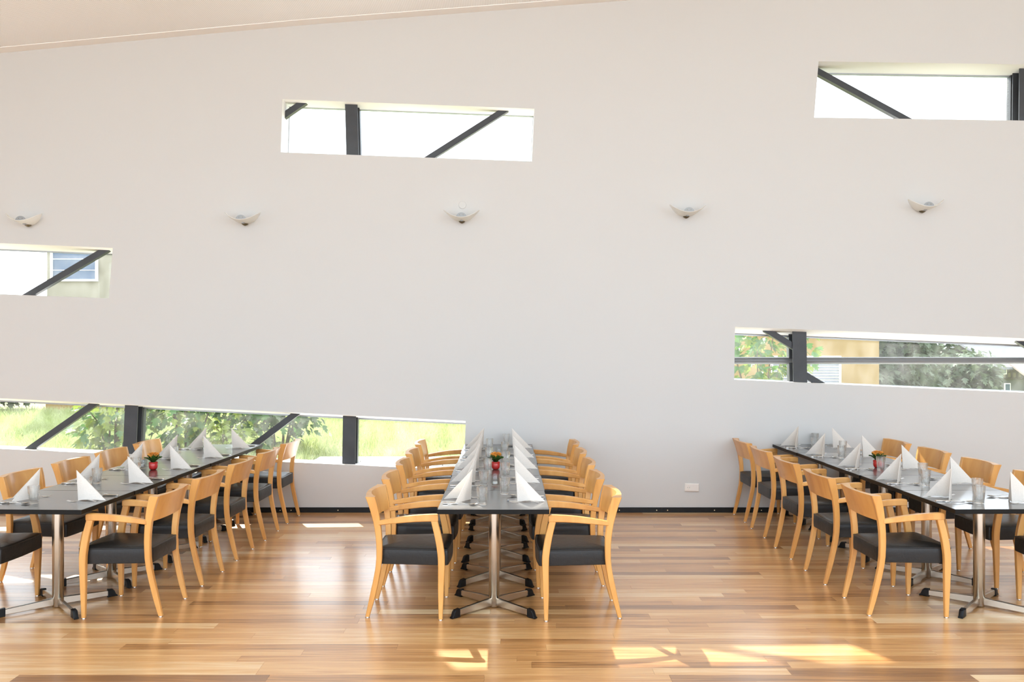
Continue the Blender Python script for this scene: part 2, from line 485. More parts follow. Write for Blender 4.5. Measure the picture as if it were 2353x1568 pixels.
SKY_Y0, SKY_Y1, SKY_X = -2.0, 3.6, 9.3          # unseen opal skylight, added over the camera end as fill light
ceiling_strip('ceiling', SKY_Y1, WALL_Y - 0.155, 0.0, 0.25, M['perforated'])
ceiling_strip('trim_1', WALL_Y - 0.155, WALL_Y - 0.001, 0.006, 0.25, M['white'])
ceiling_strip('trim_2', YB, SKY_Y0, 0.0, 0.25, M['white'])
ceiling_strip('trim_3', SKY_Y0, SKY_Y1, 0.0, 0.25, M['white'], [XL, -SKY_X])
ceiling_strip('trim_4', SKY_Y0, SKY_Y1, 0.0, 0.25, M['white'], [SKY_X, XR])
rl = empty('window_6', (0, (SKY_Y0 + SKY_Y1) / 2, ceil_z(0))); tag(rl, kind='structure')  # skylight out of view, added to brighten floor and walls
sx_list = [-SKY_X + 2 * SKY_X * i / 8 for i in range(9)]
for xa, xb_ in zip(sx_list, sx_list[1:]):
    g = G().loft([[(x, SKY_Y0, ceil_z(x) + 0.16), (x, SKY_Y1, ceil_z(x) + 0.16), (x, SKY_Y1, ceil_z(x) + 0.17), (x, SKY_Y0, ceil_z(x) + 0.17)] for x in (xa + 0.03, xb_ - 0.03)])
    o = g.obj('fill_pane', M['fillpane'], rl, smooth=False); o.matrix_parent_inverse = Matrix.Translation(-Vector(rl.location))
for x in sx_list:
    g = G().loft([[(x + e, SKY_Y0, ceil_z(x) + 0.02), (x + e, SKY_Y1, ceil_z(x) + 0.02), (x + e, SKY_Y1, ceil_z(x) + 0.2), (x + e, SKY_Y0, ceil_z(x) + 0.2)] for e in (-0.03, 0.03)])
    o = g.obj('glazing_bar', M['white'], rl, smooth=False); o.matrix_parent_inverse = Matrix.Translation(-Vector(rl.location))

# floor: slab below, boards on top
floor = G().box(XL, XR, YB, WALL_Y, -0.12, -0.016).obj('floor', M['soil'], smooth=False)
tag(floor, kind='structure')


def plank_geo(x0, x1, y0, y1):
    e = 0.0004
    g = G()
    x0 += e; x1 -= e; y0 += e; y1 -= e
    b_ = 0.0003
    lo = [(x0, y0, -0.0155), (x1, y0, -0.0155), (x1, y1, -0.0155), (x0, y1, -0.0155)]
    mi = [(x0, y0, -b_), (x1, y0, -b_), (x1, y1, -b_), (x0, y1, -b_)]
    hi = [(x0 + b_, y0 + b_, 0), (x1 - b_, y0 + b_, 0), (x1 - b_, y1 - b_, 0), (x0 + b_, y1 - b_, 0)]
    g.loft([lo, mi, hi], cap0=False)
    return g


def set_tone(me, tones):
    a = me.color_attributes.new('tone', 'FLOAT_COLOR', 'CORNER')
    arr = np.ones((len(me.loops), 4), np.float32)
    k = 0
    for p in me.polygons:
        t = tones[k] if len(tones) == 1 else tones[p.index]
        for li in p.loop_indices: arr[li, 0] = t[0]; arr[li, 1] = t[1]
    a.data.foreach_set('color', arr.ravel())


PW = 0.1
all_planks = []
y = WALL_Y
row = 0
while y > YB + 0.05:
    y0 = max(y - PW, YB)
    x = XL - random.uniform(0, 1.5)
    while x < XR:
        ln = random.uniform(0.75, 2.3)
        x0, x1 = max(x, XL), min(x + ln, XR)
        x += ln
        if x1 - x0 < 0.05: continue
        tone = min(1, max(0, random.gauss(0.5, 0.23)))
        all_planks.append((x0, x1, y0, y, tone, random.random()))
    y = y0; row += 1


def px_area(p):
    x0, x1, y0, y1 = p[:4]
    if y0 < 4.70: return 0
    lo, hi = -1164.0 * y0 / F_PX, 1189.0 * y0 / F_PX
    w = min(x1, hi) - max(x0, lo)
    if w <= 0: return 0
    return w * F_PX / y0 * 1852 * 2 * (1 / y0 - 1 / y1)


ranked = sorted(range(len(all_planks)), key=lambda i: -px_area(all_planks[i]))
single = set(i for i in ranked[:295] if px_area(all_planks[i]) > 0)
rest = G(); rest_t = []
for i, p in enumerate(all_planks):
    g = plank_geo(*p[:4])
    if i in single:
        me = bpy.data.meshes.new('plank')
        cx_, cy_ = (p[0] + p[1]) / 2, (p[2] + p[3]) / 2
        me.from_pydata([(a - cx_, b - cy_, c) for a, b, c in g.v], [], g.f)
        me.materials.append(M['plank']); set_tone(me, [(p[4], p[5])])
        o = bpy.data.objects.new('plank', me); COL.objects.link(o); o.parent = floor; o.location = (cx_, cy_, 0)
    else:
        rest.add(g.v, g.f); rest_t += [(p[4], p[5])] * len(g.f)
me = bpy.data.meshes.new('parquet_boards')
me.from_pydata(rest.v, [], rest.f); me.materials.append(M['plank']); set_tone(me, rest_t)
o = bpy.data.objects.new('parquet_boards', me); COL.objects.link(o); o.parent = floor; o['kind'] = 'stuff'

# black skirting boards with brass screws
joints = [XL, wx(-210), wx(657), wx(1521), wx(2385), XR]
for i, (a, b2) in enumerate(zip(joints, joints[1:])):
    e = 0.001
    bb = empty('baseboard_%d' % (i + 1), ((a + b2) / 2, WALL_Y, 0)); tag(bb, kind='structure')
    mid = (a + b2) / 2
    G().box(a + e - mid, b2 - e - mid, -0.014, -0.0005, 0.0005, 0.056).obj('board', M['black'], bb, smooth=False)
    xs = [a + 0.06]
    while xs[-1] + 0.515 < b2 - 0.1: xs.append(xs[-1] + 0.515)
    xs.append(b2 - 0.06)
    for x in xs:
        if abs(x) > 7: continue
        gg = G()
        gg.loft([[(x - mid + r_ * math.cos(k * math.pi / 4), yy, 0.026 + r_ * math.sin(k * math.pi / 4)) for k in range(8)] for r_, yy in ((0.006, -0.014), (0.006, -0.0155), (0.003, -0.017))])
        gg.obj('screw', M['brass'], bb)

# ------------------------------------------------------------------ windows
Y_POST, Y_GL = WALL_Y + 0.105, WALL_Y + 0.325
WINDOWS = {}
for k, c in WIN.items():
    w = empty('window_%d' % k, (sum(p[0] for p in c) / 4, WALL_Y + 0.2, sum(p[1] for p in c) / 4))
    tag(w, kind='structure')
    WINDOWS[k] = w


def wchild(k, g, name, mat, **kw):
    o = g.obj(name, mat, WINDOWS[k], **kw)
    o.matrix_parent_inverse = Matrix.Translation(-Vector(WINDOWS[k].location))
    return o


def edge_z(k, x, top):
    TL, TR, BR, BL = WINO[k]
    a, b2 = (TL, TR) if top else (BL, BR)
    return a[1] + (b2[1] - a[1]) * (x - a[0]) / (b2[0] - a[0])


def bar(g, a, b2, ya, yb, w):
    """rectangular bar from a to b2 in the wall plane, width w, between depths ya..yb"""
    ax, az = a; bx, bz = b2
    d = Vector((bx - ax, bz - az)); d.normalize(); nrm = Vector((-d.y, d.x)) * (w / 2)
    loop = lambda p: [(p[0] - nrm.x, ya, p[1] - nrm.y), (p[0] + nrm.x, ya, p[1] + nrm.y), (p[0] + nrm.x, yb, p[1] + nrm.y), (p[0] - nrm.x, yb, p[1] - nrm.y)]
    return g.loft([loop(a), loop(b2)])


def add_post(k, top_px, bot_px, w=0.138):
    """H-section steel column just inside the opening with a glazing mullion behind it"""
    yp = Y_POST
    a = at(*top_px, yp); b2 = at(*bot_px, yp)
    d = ((b2[0] - a[0]) / (b2[1] - a[1]))
    zt, zb = a[1] + 0.06, b2[1] - 0.06
    at_z = lambda z: a[0] + d * (z - a[1])
    g = G()
    t = 0.012; dep = 0.14
    sec = [(-w / 2, 0), (w / 2, 0), (w / 2, t), (0.005, t), (0.005, dep - t), (w / 2, dep - t), (w / 2, dep), (-w / 2, dep), (-w / 2, dep - t), (-0.005, dep - t), (-0.005, t), (-w / 2, t)]
    g.loft([[(at_z(z) + p, yp + q, z) for p, q in sec] for z in (zb, zt)])
    wchild(k, g, 'steel_post', M['girder'], smooth=False)
    g = G()
    zt2, zb2 = edge_z(k, at_z(zt), True), edge_z(k, at_z(zb), False)
    g.loft([[(at_z(z) + p, Y_GL - 0.045 + q, z) for p, q in ((-0.065, 0), (0.065, 0), (0.065, 0.08), (-0.065, 0.08))] for z in (zb2 - 0.004, zt2 + 0.004)])
    wchild(k, g, 'mullion', M['girder'], smooth=False)
    return at_z((zt + zb) / 2)


def add_brace(k, p1, p2, ext=0.12, w=0.066, yo=0.02):
    yp = Y_POST + yo
    a = Vector(at(*p1, yp)); b2 = Vector(at(*p2, yp))
    d = (b2 - a).normalized()
    a = a - d * ext; b2 = b2 + d * ext
    g = bar(G(), a, b2, yp, yp + 0.07, w)
    wchild(k, g, 'brace', M['girder'], smooth=False)


mull = {k: [] for k in WIN}
mull[1].append(add_post(1, (807, 240), (810, 357)))
add_brace(1, (694, 236), (652, 265), 0.15)
add_brace(1, (1158, 253.5), (987, 362))
mull[2].append(add_post(2, (2357, 168), (2356, 274)))
add_brace(2, (1880, 163.5), (2074, 269))
add_brace(3, (239, 575), (66, 677))
mull[4].append(add_post(4, (1837, 760), (1839, 880), 0.155))
add_brace(4, (1763, 759), (1815, 791), 0.10)
add_brace(4, (1858, 866), (1885, 882), 0.06)
add_brace(4, (2345, 783), (2420, 829), 0.06)
mull[5].append(add_post(5, (302, 932), (297, 1046), 0.145))
mull[5].append(add_post(5, (803, 957), (801, 1075), 0.145))
add_brace(5, (214, 929), (61, 1036.5))
add_brace(5, (678, 952), (581, 1025))
# round rail across window 4
zr = at(2000, 829, WALL_Y + 0.27)[1]
g = G().tube([(WIN[4][0][0] - 0.05, WALL_Y + 0.265, zr), (WIN[4][1][0] + 0.05, WALL_Y + 0.265, zr)], 0.040, 16)
wchild(4, g, 'rail', M['railpaint'])

for k, c in WINO.items():
    TL, TR, BR, BL = c
    # thin glazing frame
    g = G(); fw = 0.015
    for a, b2 in ((TL, TR), (BL, BR), (TL, BL), (TR, BR)):
        bar(g, a, b2, Y_GL - 0.02, Y_GL + 0.02, fw)
    wchild(k, g, 'frame', M['alu'], smooth=False)
    xs = [None] + mull[k] + [None]
    for a, b2 in zip(xs, xs[1:]):
        tl = TL if a is None else (a + 0.05, edge_z(k, a, True)); bl = BL if a is None else (a + 0.05, edge_z(k, a, False))
        tr_ = TR if b2 is None else (b2 - 0.05, edge_z(k, b2, True)); br = BR if b2 is None else (b2 - 0.05, edge_z(k, b2, False))
        g = G().loft([[(p[0], yy, p[1]) for p in (tl, tr_, br, bl)] for yy in (Y_GL - 0.004, Y_GL + 0.004)])
        wchild(k, g, 'pane', M['glass'], smooth=False)

# ------------------------------------------------------------------ wall fittings
def make_sconce():
    root = empty('wall_sconce')
    cyc = -0.125
    ns, nd = 26, 8
    top = []
    for i in range(ns + 1):
        s = -1 + 2 * i / ns
        d = 0.100 * (1 - abs(s) ** 2.2) ** 0.85 + 0.004
        for j in range(nd + 1):
            u = -1 + 2 * j / nd
            top.append((0.196 * s, cyc + d * u, 0.104 * abs(s) ** 1.95 + 0.004 * u * u - 0.012 * u * (1 - s * s)))
    n_ = len(top)
    v = top + [(a, b_, c - 0.005) for a, b_, c in top]
    f = []
    for i in range(ns):
        for j in range(nd):
            a = i * (nd + 1) + j
            q = (a, a + 1, a + nd + 2, a + nd + 1)
            f.append(q); f.append(tuple(x + n_ for x in reversed(q)))
    for i in range(ns):
        for j in (0, nd):
            a = i * (nd + 1) + j; b_ = a + nd + 1
            f.append((a, b_, b_ + n_, a + n_))
    for i in (0, ns):
        for j in range(nd):
            a = i * (nd + 1) + j
            f.append((a, a + 1, a + 1 + n_, a + n_))
    mesh_obj('shade', v, f, M['opal'], root, ang=50)
    for yy, zz in ((cyc - 0.066, 0.014), (cyc + 0.066, 0.0)):
        arc = [(0.058 * math.cos(math.pi * t / 16), zz + 0.054 * math.sin(math.pi * t / 16)) for t in range(17)]
        d = G().loft([[(a, yy + e, b_) for a, b_ in arc] for e in (-0.003, 0.003)]).obj('reflector_disc', M['lampmetal'], root, smooth=False)
        for sx_ in (-0.02, 0.02):
            G().loft([[(sx_ + 0.004 * math.cos(t * math.pi / 3), yy + e, zz + 0.028 + 0.004 * math.sin(t * math.pi / 3)) for t in range(6)] for e in (-0.0055, -0.003)]).obj('screw', M['bronze'], d)
    G().tube([(0, cyc - 0.066, 0.032), (0, cyc + 0.066, 0.032)], 0.009, 10).obj('bulb', M['bulb'], root)
    g = G().lathe([(0.036, -0.009), (0.034, -0.014), (0.022, -0.024), (0.006, -0.032)], 18, 0, -0.043)
    g.obj('mount', M['bronze'], root)
    G().box(-0.012, 0.012, -0.13, -0.001, -0.014, -0.006).obj('arm', M['lampmetal'], root, smooth=False)
    return root


sconce = make_sconce()
SC = [(69.5, 516, 'leftmost, above the cut-off window at the left edge'), (565.7, 513.4, 'second from the left, over bare wall'),
      (1062, 508, 'directly under the round wall cover'), (1575, 496.5, 'second from the right, above the wall socket'), (2115, 484, 'rightmost, below the upper right window')]
for i, (px, py, txt) in enumerate(SC):
    o = sconce if i == 0 else copy_tree(sconce)
    o.location = (wx(px), WALL_Y - 0.001, CAM_Z + (PY0 - py) * (WALL_Y - 0.06) / F_PX + 0.006)
    tag(o, 'curved white wall lamp, ' + txt, 'wall lamp', 'curved wall lamps in a row')

X, Z = wx(1062.5), wz(471.5)
gg = G().loft([[(r_ * math.cos(t * math.pi / 14), yy, r_ * math.sin(t * math.pi / 14)) for t in range(28)] for r_, yy in ((0.043, 0), (0.043, -0.006), (0.038, -0.010))])
o = gg.obj('wall_cover', M['wall'], ang=25); o.location = (X, WALL_Y - 0.0005, Z)
tag(o, 'small round white cover plate on the wall above the middle lamp', 'cover plate')

# double socket plate
X0, X1, Z0, Z1 = wx(1573), wx(1605.5), wz(1129.5), wz(1111.5)
so = empty('wall_socket', ((X0 + X1) / 2, WALL_Y, (Z0 + Z1) / 2))
tag(so, 'white double wall plate with one round socket above the black skirting', 'socket')
w2, h2 = (X1 - X0) / 2, (Z1 - Z0) / 2
so.rotation_euler = (0, math.radians(1.5), 0)
G().loft([[(-w2, y_, -h2), (w2, y_, -h2), (w2, y_, h2), (-w2, y_, h2)] for y_ in (-0.0005, -0.014)] +
         [[(-w2 + 0.006, -0.018, -h2 + 0.006), (w2 - 0.006, -0.018, -h2 + 0.006), (w2 - 0.006, -0.018, h2 - 0.006), (-w2 + 0.006, -0.018, h2 - 0.006)]]).obj('plate', M['plastic'], so, smooth=False)
cxs = -w2 / 2
ins = []
for r_, yy in ((0.033, -0.0182), (0.033, -0.0195)):
    ins.append([(cxs + sx_ * 0.031, yy, sz_ * 0.031) for sx_, sz_ in ((-1, -1), (1, -1), (1, 1), (-1, 1))])
sk = G().loft(ins).obj('socket_insert', M['plastic'], so, smooth=False)
well = G()
ring = lambda r_, yy: [(cxs + r_ * math.cos(t * math.pi / 12), yy, r_ * math.sin(t * math.pi / 12)) for t in range(24)]
well.loft([ring(0.0225, -0.0196), ring(0.0225, -0.0225), ring(0.0195, -0.0225), ring(0.0185, -0.0198)], cap0=False)
well.obj('socket_well', M['plastic'], sk, ang=25)
for dx in (-0.0095, 0.0095):
    G().loft([[(cxs + dx + 0.003 * math.cos(t * math.pi / 4), yy, 0.003 * math.sin(t * math.pi / 4)) for t in range(8)] for yy in (-0.0197, -0.0202)]).obj('pin_hole', M['dark'], sk, smooth=False)
for dz in (-0.0165, 0.0165):
    G().box(cxs - 0.004, cxs + 0.004, -0.0212, -0.0197, dz - 0.0015, dz + 0.0015).obj('earth_clip', M['brass'], sk, smooth=False)
G().loft([[(w2 / 2 + sx_ * 0.031, yy, sz_ * 0.031) for sx_, sz_ in ((-1, -1), (1, -1), (1, 1), (-1, 1))] for yy in (-0.0182, -0.0195)]).obj('blank_insert', M['plastic'], so, smooth=False)

# ------------------------------------------------------------------ chairs
def make_chair():
    root = empty('armchair')
    W = M['maple']
    # back legs (upright included)
    zs = [0.007, 0.15, 0.35, 0.50, 0.62, 0.70, 0.765, 0.825]
    xb = [0.003, 0.034, 0.075, 0.080, 0.068, 0.050, 0.032, 0.010]
    xf = [0.031, 0.072, 0.113, 0.120, 0.112, 0.102, 0.090, 0.074]
    yo = [0.222, 0.226, 0.236, 0.243, 0.251, 0.257, 0.262, 0.266]
    th = [0.026, 0.030, 0.036, 0.037, 0.036, 0.036, 0.036, 0.036]
    B = spline(zs, xb, 18); Fr = spline(zs, xf, 18); YO = spline(zs, yo, 18); TH = spline(zs, th, 18)
    for s in (1, -1):
        loops = [rect_loop(b_[1], f_[1], s * (y_[1] - t_[1]) if s > 0 else -y_[1], s * y_[1] if s > 0 else -(y_[1] - t_[1]),
                           lambda p, q, z=b_[0]: (p, q, z), 0.004) for b_, f_, y_, t_ in zip(B, Fr, YO, TH)]
        leg = G().loft(loops).obj('leg', W, root, ang=30)
        G().lathe([(0.0145, 0.0005), (0.0145, 0.004), (0.012, 0.0075)], 14, 0.017, s * 0.209).obj('glide', M['steel'], leg)
    # front legs
    zs = [0.007, 0.20, 0.38, 0.46, 0.56, 0.672]
    xb = [0.504, 0.500, 0.500, 0.494, 0.477, 0.450]
    xf = [0.530, 0.538, 0.545, 0.541, 0.524, 0.496]
    yo = [0.280, 0.283, 0.284, 0.283, 0.281, 0.278]
    th = [0.026, 0.031, 0.036, 0.036, 0.035, 0.034]
    B = spline(zs, xb, 14); Fr = spline(zs, xf, 14); YO = spline(zs, yo, 14); TH = spline(zs, th, 14)
    for s in (1, -1):
        loops = [rect_loop(b_[1], f_[1], s * (y_[1] - t_[1]) if s > 0 else -y_[1], s * y_[1] if s > 0 else -(y_[1] - t_[1]),
                           lambda p, q, z=b_[0]: (p, q, z), 0.004) for b_, f_, y_, t_ in zip(B, Fr, YO, TH)]
        leg = G().loft(loops).obj('leg', W, root, ang=30)
        G().lathe([(0.0145, 0.0005), (0.0145, 0.004), (0.012, 0.0075)], 14, 0.517, s * 0.267).obj('glide', M['steel'], leg)
    # arms
    xs = [0.098, 0.20, 0.31, 0.42, 0.485, 0.500]
    zt = [0.662, 0.682, 0.699, 0.708, 0.710, 0.704]
    zb = [0.632, 0.645, 0.656, 0.662, 0.662, 0.663]
    yi = [0.219, 0.227, 0.235, 0.240, 0.241, 0.243]
    ye = [0.256, 0.268, 0.277, 0.281, 0.281, 0.279]
    T = spline(xs, zt, 14); Bt = spline(xs, zb, 14); YI = spline(xs, yi, 14); YE = spline(xs, ye, 14)
    for s in (1, -1):
        loops = []
        for t_, b_, i_, e_ in zip(T, Bt, YI, YE):
            lo, hi = (i_[1], e_[1]) if s > 0 else (-e_[1], -i_[1])
            loops.append(rect_loop(lo, hi, b_[1], t_[1], lambda p, q, x=t_[0]: (x, p, q), 0.005))
        G().loft(loops).obj('armrest', W, root, ang=30)
    # curved back board
    PZ = [0.62, 0.70, 0.765, 0.825]
    pxf = lambda z: float(np.interp(z, PZ, [0.112, 0.102, 0.090, 0.074])) - 0.0015
    pxb = lambda z: float(np.interp(z, PZ, [0.068, 0.050, 0.032, 0.010])) + 0.0015
    loops = []
    nU = 20
    for i in range(nU + 1):
        u = -1 + 2 * i / nU
        y_ = u * 0.232
        q = (1 - u * u)
        zl = [0.652 + (0.8245 - 0.652) * k / 5 for k in range(6)]
        lp = [(pxb(z) - 0.024 * q, y_, z) for z in zl] + [(pxf(z) - 0.056 * q + max(0, 0.017 - (pxf(z) - pxb(z) - 0.032)) * q, y_, z) for z in reversed(zl)]
        loops.append(lp)
    G().loft(loops).obj('backrest', W, root, ang=40)
    # upholstered seat
    def outline(ins=0.0, npc=5):
        bx, fx, wb, wf, r_ = 0.078 + ins, 0.566 - ins, 0.204 - ins, 0.2475 - ins, 0.018
        c = [(bx, -wb), (fx, -wf), (fx, wf), (bx, wb)]
        pts = []
        for i in range(4):
            p0, p1, p2 = Vector(c[i - 1]), Vector(c[i]), Vector(c[(i + 1) % 4])
            a = p1 + (p0 - p1).normalized() * r_; d = p1 + (p2 - p1).normalized() * r_
            for k in range(npc):
                t = k / (npc - 1)
                pts.append((1 - t) ** 2 * a + 2 * t * (1 - t) * p1 + t * t * d)
            for k in (0.25, 0.5, 0.75):
                e = p2 + (p1 - p2).normalized() * r_
                q = d.lerp(e, k)
                if i == 1: q = q + Vector((0.012 * (1 - (2 * k - 1) ** 2), 0))
                pts.append(q)
        return pts
    o0 = outline()
    cen = Vector((0.325, 0))
    lp = lambda pts, z: [(p.x, p.y, z) for p in pts]
    loops = [lp(outline(0.006), 0.360), lp(o0, 0.364), lp(outline(-0.002), 0.41), lp(o0, 0.458), lp(outline(0.003), 0.465)]
    for s_, dz in ((0.93, 0.0075), (0.8, 0.014), (0.6, 0.0195), (0.35, 0.0225), (0.12, 0.0235)):
        loops.append([(cen.x + (p.x - cen.x) * s_, p.y * s_, 0.465 + dz) for p in o0])
    seat = G().loft(loops).obj('seat', M['leather'], root, ang=40)
    G().tube([(p.x, p.y, 0.4635) for p in outline(0.0005)], 0.0036, 6, closed=True).obj('piping', M['leather'], seat)
    return root


ORD = ['nearest', 'second nearest', 'middle', 'second farthest', 'farthest']
chair0 = make_chair()
first = [True]


def place(proto, used, loc, rz, label, cat, group):
    if not used[0]:
        o = proto; used[0] = True
    else:
        o = copy_tree(proto)
    o.location = loc; o.rotation_euler = (0, 0, rz)
    tag(o, label, cat, group)
    return o


# rows: name, table-row origin (near centre X), rotation (radians), chair (x,y) lists for both sides
ROWS = {
    'left': dict(x=-3.178, y=5.762, rot=math.radians(-2.3)),
    'centre': dict(x=-0.088, y=5.762, rot=0.0),
    'right': dict(x=3.345, y=5.775, rot=math.radians(0.9)),
}
CH = {
    ('left', 'right'): [(-2.325, 6.12), (-2.303, 6.87), (-2.284, 7.655), (-2.253, 8.415), (-2.232, 9.18)],
    ('left', 'left'): [(-3.975, 6.15), (-3.945, 6.98), (-3.905, 7.72), (-3.88, 8.45), (-3.845, 9.2)],
    ('centre', 'left'): [(-0.958, 6.105), (-0.962, 6.865), (-0.952, 7.63), (-0.955, 8.39), (-0.95, 9.15)],
    ('centre', 'right'): [(0.780, 6.085), (0.755, 6.875), (0.765, 7.64), (0.76, 8.40), (0.752, 9.15)],
    ('right', 'left'): [(2.452, 6.145), (2.432, 6.91), (2.430, 7.705), (2.446, 8.53), (2.458, 9.25)],
    ('right', 'right'): [(4.235, 6.05), (4.22, 6.86), (4.215, 7.66), (4.20, 8.46), (4.18, 9.22)],
}
used = [False]
for (rw, side), lst in CH.items():
    for i, (x, y) in enumerate(lst):
        rz = (0 if side == 'left' else math.pi) + ROWS[rw]['rot'] + random.uniform(-0.012, 0.012)
        place(chair0, used, (x, y, 0), rz, 'light wood armchair with black leather seat, %s on %s side of %s table' % (ORD[i], side, rw),
              'chair', 'armchairs on the %s side of the %s table' % (side, rw))

# ------------------------------------------------------------------ tables
TW, TL_, TT, TH_ = 0.742, 0.752, 0.031, 0.755


def make_table():
    root = empty('square_table')
    hx, hy = TW / 2, TL_ / 2 - 0.0015
    b_ = 0.002
    loop = lambda e, z: [(-hx + e, -hy + e, z), (hx - e, -hy + e, z), (hx - e, hy - e, z), (-hx + e, hy - e, z)]
    G().loft([loop(b_, TH_ - TT), loop(0, TH_ - TT + b_), loop(0, TH_ - b_), loop(b_, TH_)]).obj('tabletop', M['laminate'], root, smooth=False)
    top = root.children[0]
    top.data.materials.append(M['edgeband'])
    for p in top.data.polygons:
        if p.normal.z < 0.9: p.material_index = 1
    G().lathe([(0.034, 0.004), (0.038, 0.008), (0.038, TH_ - TT - 0.008)], 28).obj('column', M['steel'], root, ang=50)
    G().box(-0.15, 0.15, -0.15, 0.15, TH_ - TT - 0.008, TH_ - TT).obj('mounting_plate', M['rubber'], root, smooth=False)
    for k, (sx_, sy_) in enumerate(((1, 1), (-1, 1), (-1, -1), (1, -1))):
        d = Vector((sx_ * 0.277, sy_ * 0.272)); L = d.length; d.normalize(); p = Vector((-d.y, d.x))
        def sect(r_, z0, z1, w_):
            c = d * r_
            return rect_loop(-w_, w_, z0, z1, lambda a, q: (c.x + p.x * a, c.y + p.y * a, q), 0.004)
        arm = G().loft([sect(0.030, 0.014, 0.068, 0.0135), sect(L - 0.050, 0.011, 0.052, 0.0125)]).obj('foot_arm', M['steel'], root, ang=25)
        g = G().loft([sect(L - 0.056, 0.002, 0.060, 0.0165), sect(L - 0.020, 0.001, 0.055, 0.0165), sect(L - 0.010, 0.0008, 0.045, 0.0155), sect(L, 0.0008, 0.020, 0.015), sect(L + 0.010, 0.0006, 0.010, 0.017)])
        g.obj('end_cap', M['rubber'], arm, ang=25)
    return root


table0 = make_table()
used = [False]
TAB = {}
for rw, R in ROWS.items():
    dx, dy = -math.sin(R['rot']), math.cos(R['rot'])
    for i in range(5):
        t = TL_ * (i + 0.5)
        loc = (R['x'] + dx * t + (0, 0.004, -0.003, 0.002, -0.004)[i], R['y'] + dy * t, 0)
        place(table0, used, loc, R['rot'], 'square black table on steel star base, %s of five in the %s row' % (ORD[i], rw), 'table', 'square tables pushed together in the %s row' % rw)

# ------------------------------------------------------------------ table settings
def row_pt(rw, lx, Y):
    """point at lateral offset lx from the row axis, at world depth Y"""
    R = ROWS[rw]; s, c = math.sin(R['rot']), math.cos(R['rot'])
    t = (Y - R['y'] - lx * s) / c
    return (R['x'] + lx * c - s * t, Y)


def make_napkin():
    """pyramid fold: upright spine, two right-triangle wings opening towards the diner (-x)"""
    H, Wd = 0.212, 0.192
    g = G()
    t = 0.0022
    for ang, sgn in ((math.radians(180 + 3), 1), (math.radians(180 + 58), -1)):
        d = Vector((math.cos(ang), math.sin(ang), 0)); nrm = Vector((-d.y, d.x, 0)) * sgn
        rows = []
        nz_, nu = 8, 7
        for side in (0, 1):
            for j in range(nz_ + 1):
                z = j / nz_
                w_ = Wd * (1 - z) + 0.0015
                for i in range(nu + 1):
                    u = i / nu
                    bow = 0.016 * math.sin(math.pi * u) * (1 - z) + 0.010 * u * u * (1 - z)
                    lift = 0.006 * math.sin(math.pi * u) * (1 - z) if j == 0 else 0
                    p = d * (w_ * u) - nrm * bow + Vector((0.012 * z, 0, 0.001 + lift + H * z))
                    rows.append(p + nrm * (t * side))
        n_ = (nz_ + 1) * (nu + 1)
        f = []
        for j in range(nz_):
            for i in range(nu):
                a = j * (nu + 1) + i
                f.append((a, a + 1, a + nu + 2, a + nu + 1)); f.append((a + n_, a + nu + 1 + n_, a + nu + 2 + n_, a + 1 + n_))
        for j in range(nz_):
            for i in (0, nu):
                a = j * (nu + 1) + i
                f.append((a, a + nu + 1, a + nu + 1 + n_, a + n_))
        for i in range(nu):
            for j in (0, nz_):
                a = j * (nu + 1) + i
                f.append((a, a + 1, a + 1 + n_, a + n_))
        g.add(rows, f)
    return g.obj('folded_napkin', M['napkin'], ang=40)


def make_tumbler():
    H, rt, rb = 0.122, 0.0395, 0.0305
    n_ = 20
    def ring(r_, z, facet=False):
        out = []
        for k in range(n_):
            a = 2 * math.pi * k / n_
            rr = r_ * (math.cos(math.pi / 10) if facet and k % 2 else 1.0)
            out.append((rr * math.cos(a), rr * math.sin(a), z))
        return out
    R = lambda z: rb + (rt - rb) * z / H
    loops = [ring(rb - 0.004, 0.0), ring(rb, 0.003), ring(R(0.006), 0.006, True), ring(R(0.04), 0.04, True), ring(R(0.078), 0.078, True), ring(R(0.085) + 0.0004, 0.085),
             ring(R(0.105), 0.105), ring(rt - 0.0003, H - 0.001), ring(rt - 0.0012, H), ring(rt - 0.002, H - 0.001),
             ring(R(0.087) - 0.0028, 0.087), ring(R(0.05) - 0.0042, 0.05), ring(R(0.022) - 0.006, 0.021), ring(0.012, 0.016)]
    return G().loft(loops).obj('water_tumbler', M['tumbler'], ang=24)


def make_knife():
    g = G()
    st = [(-0.10, 0.0065, 0.004), (-0.096, 0.0085, 0.0055), (-0.05, 0.0075, 0.0055), (0.0, 0.0055, 0.005), (0.006, 0.0075, 0.003), (0.012, 0.0095, 0.0016), (0.07, 0.0095, 0.0014), (0.092, 0.007, 0.0012), (0.102, 0.002, 0.001)]
    g.loft([rect_loop(-w_, w_, 0.0006, 0.0006 + 2 * h_, lambda p, q, x=x: (x, p, q), min(w_, h_) * 0.5) for x, w_, h_ in st])
    return g.obj('dinner_knife', M['cutlery'])


def utensil_handle(g, x0, x1):
    st = []
    for i in range(11):
        t = i / 10
        x = x0 + (x1 - x0) * t
        w_ = 0.0075 - 0.0045 * t ** 0.8 if i else 0.005
        z = 0.001 + 0.011 * math.sin(math.pi * min(1, t * 1.0)) ** 1.5 + 0.004 * t
        st.append((x, w_, z))
    g.loft([rect_loop(-w_, w_, z, z + 0.0028, lambda p, q, x=x: (x, p, q), 0.0009) for x, w_, z in st])
    return st[-1]


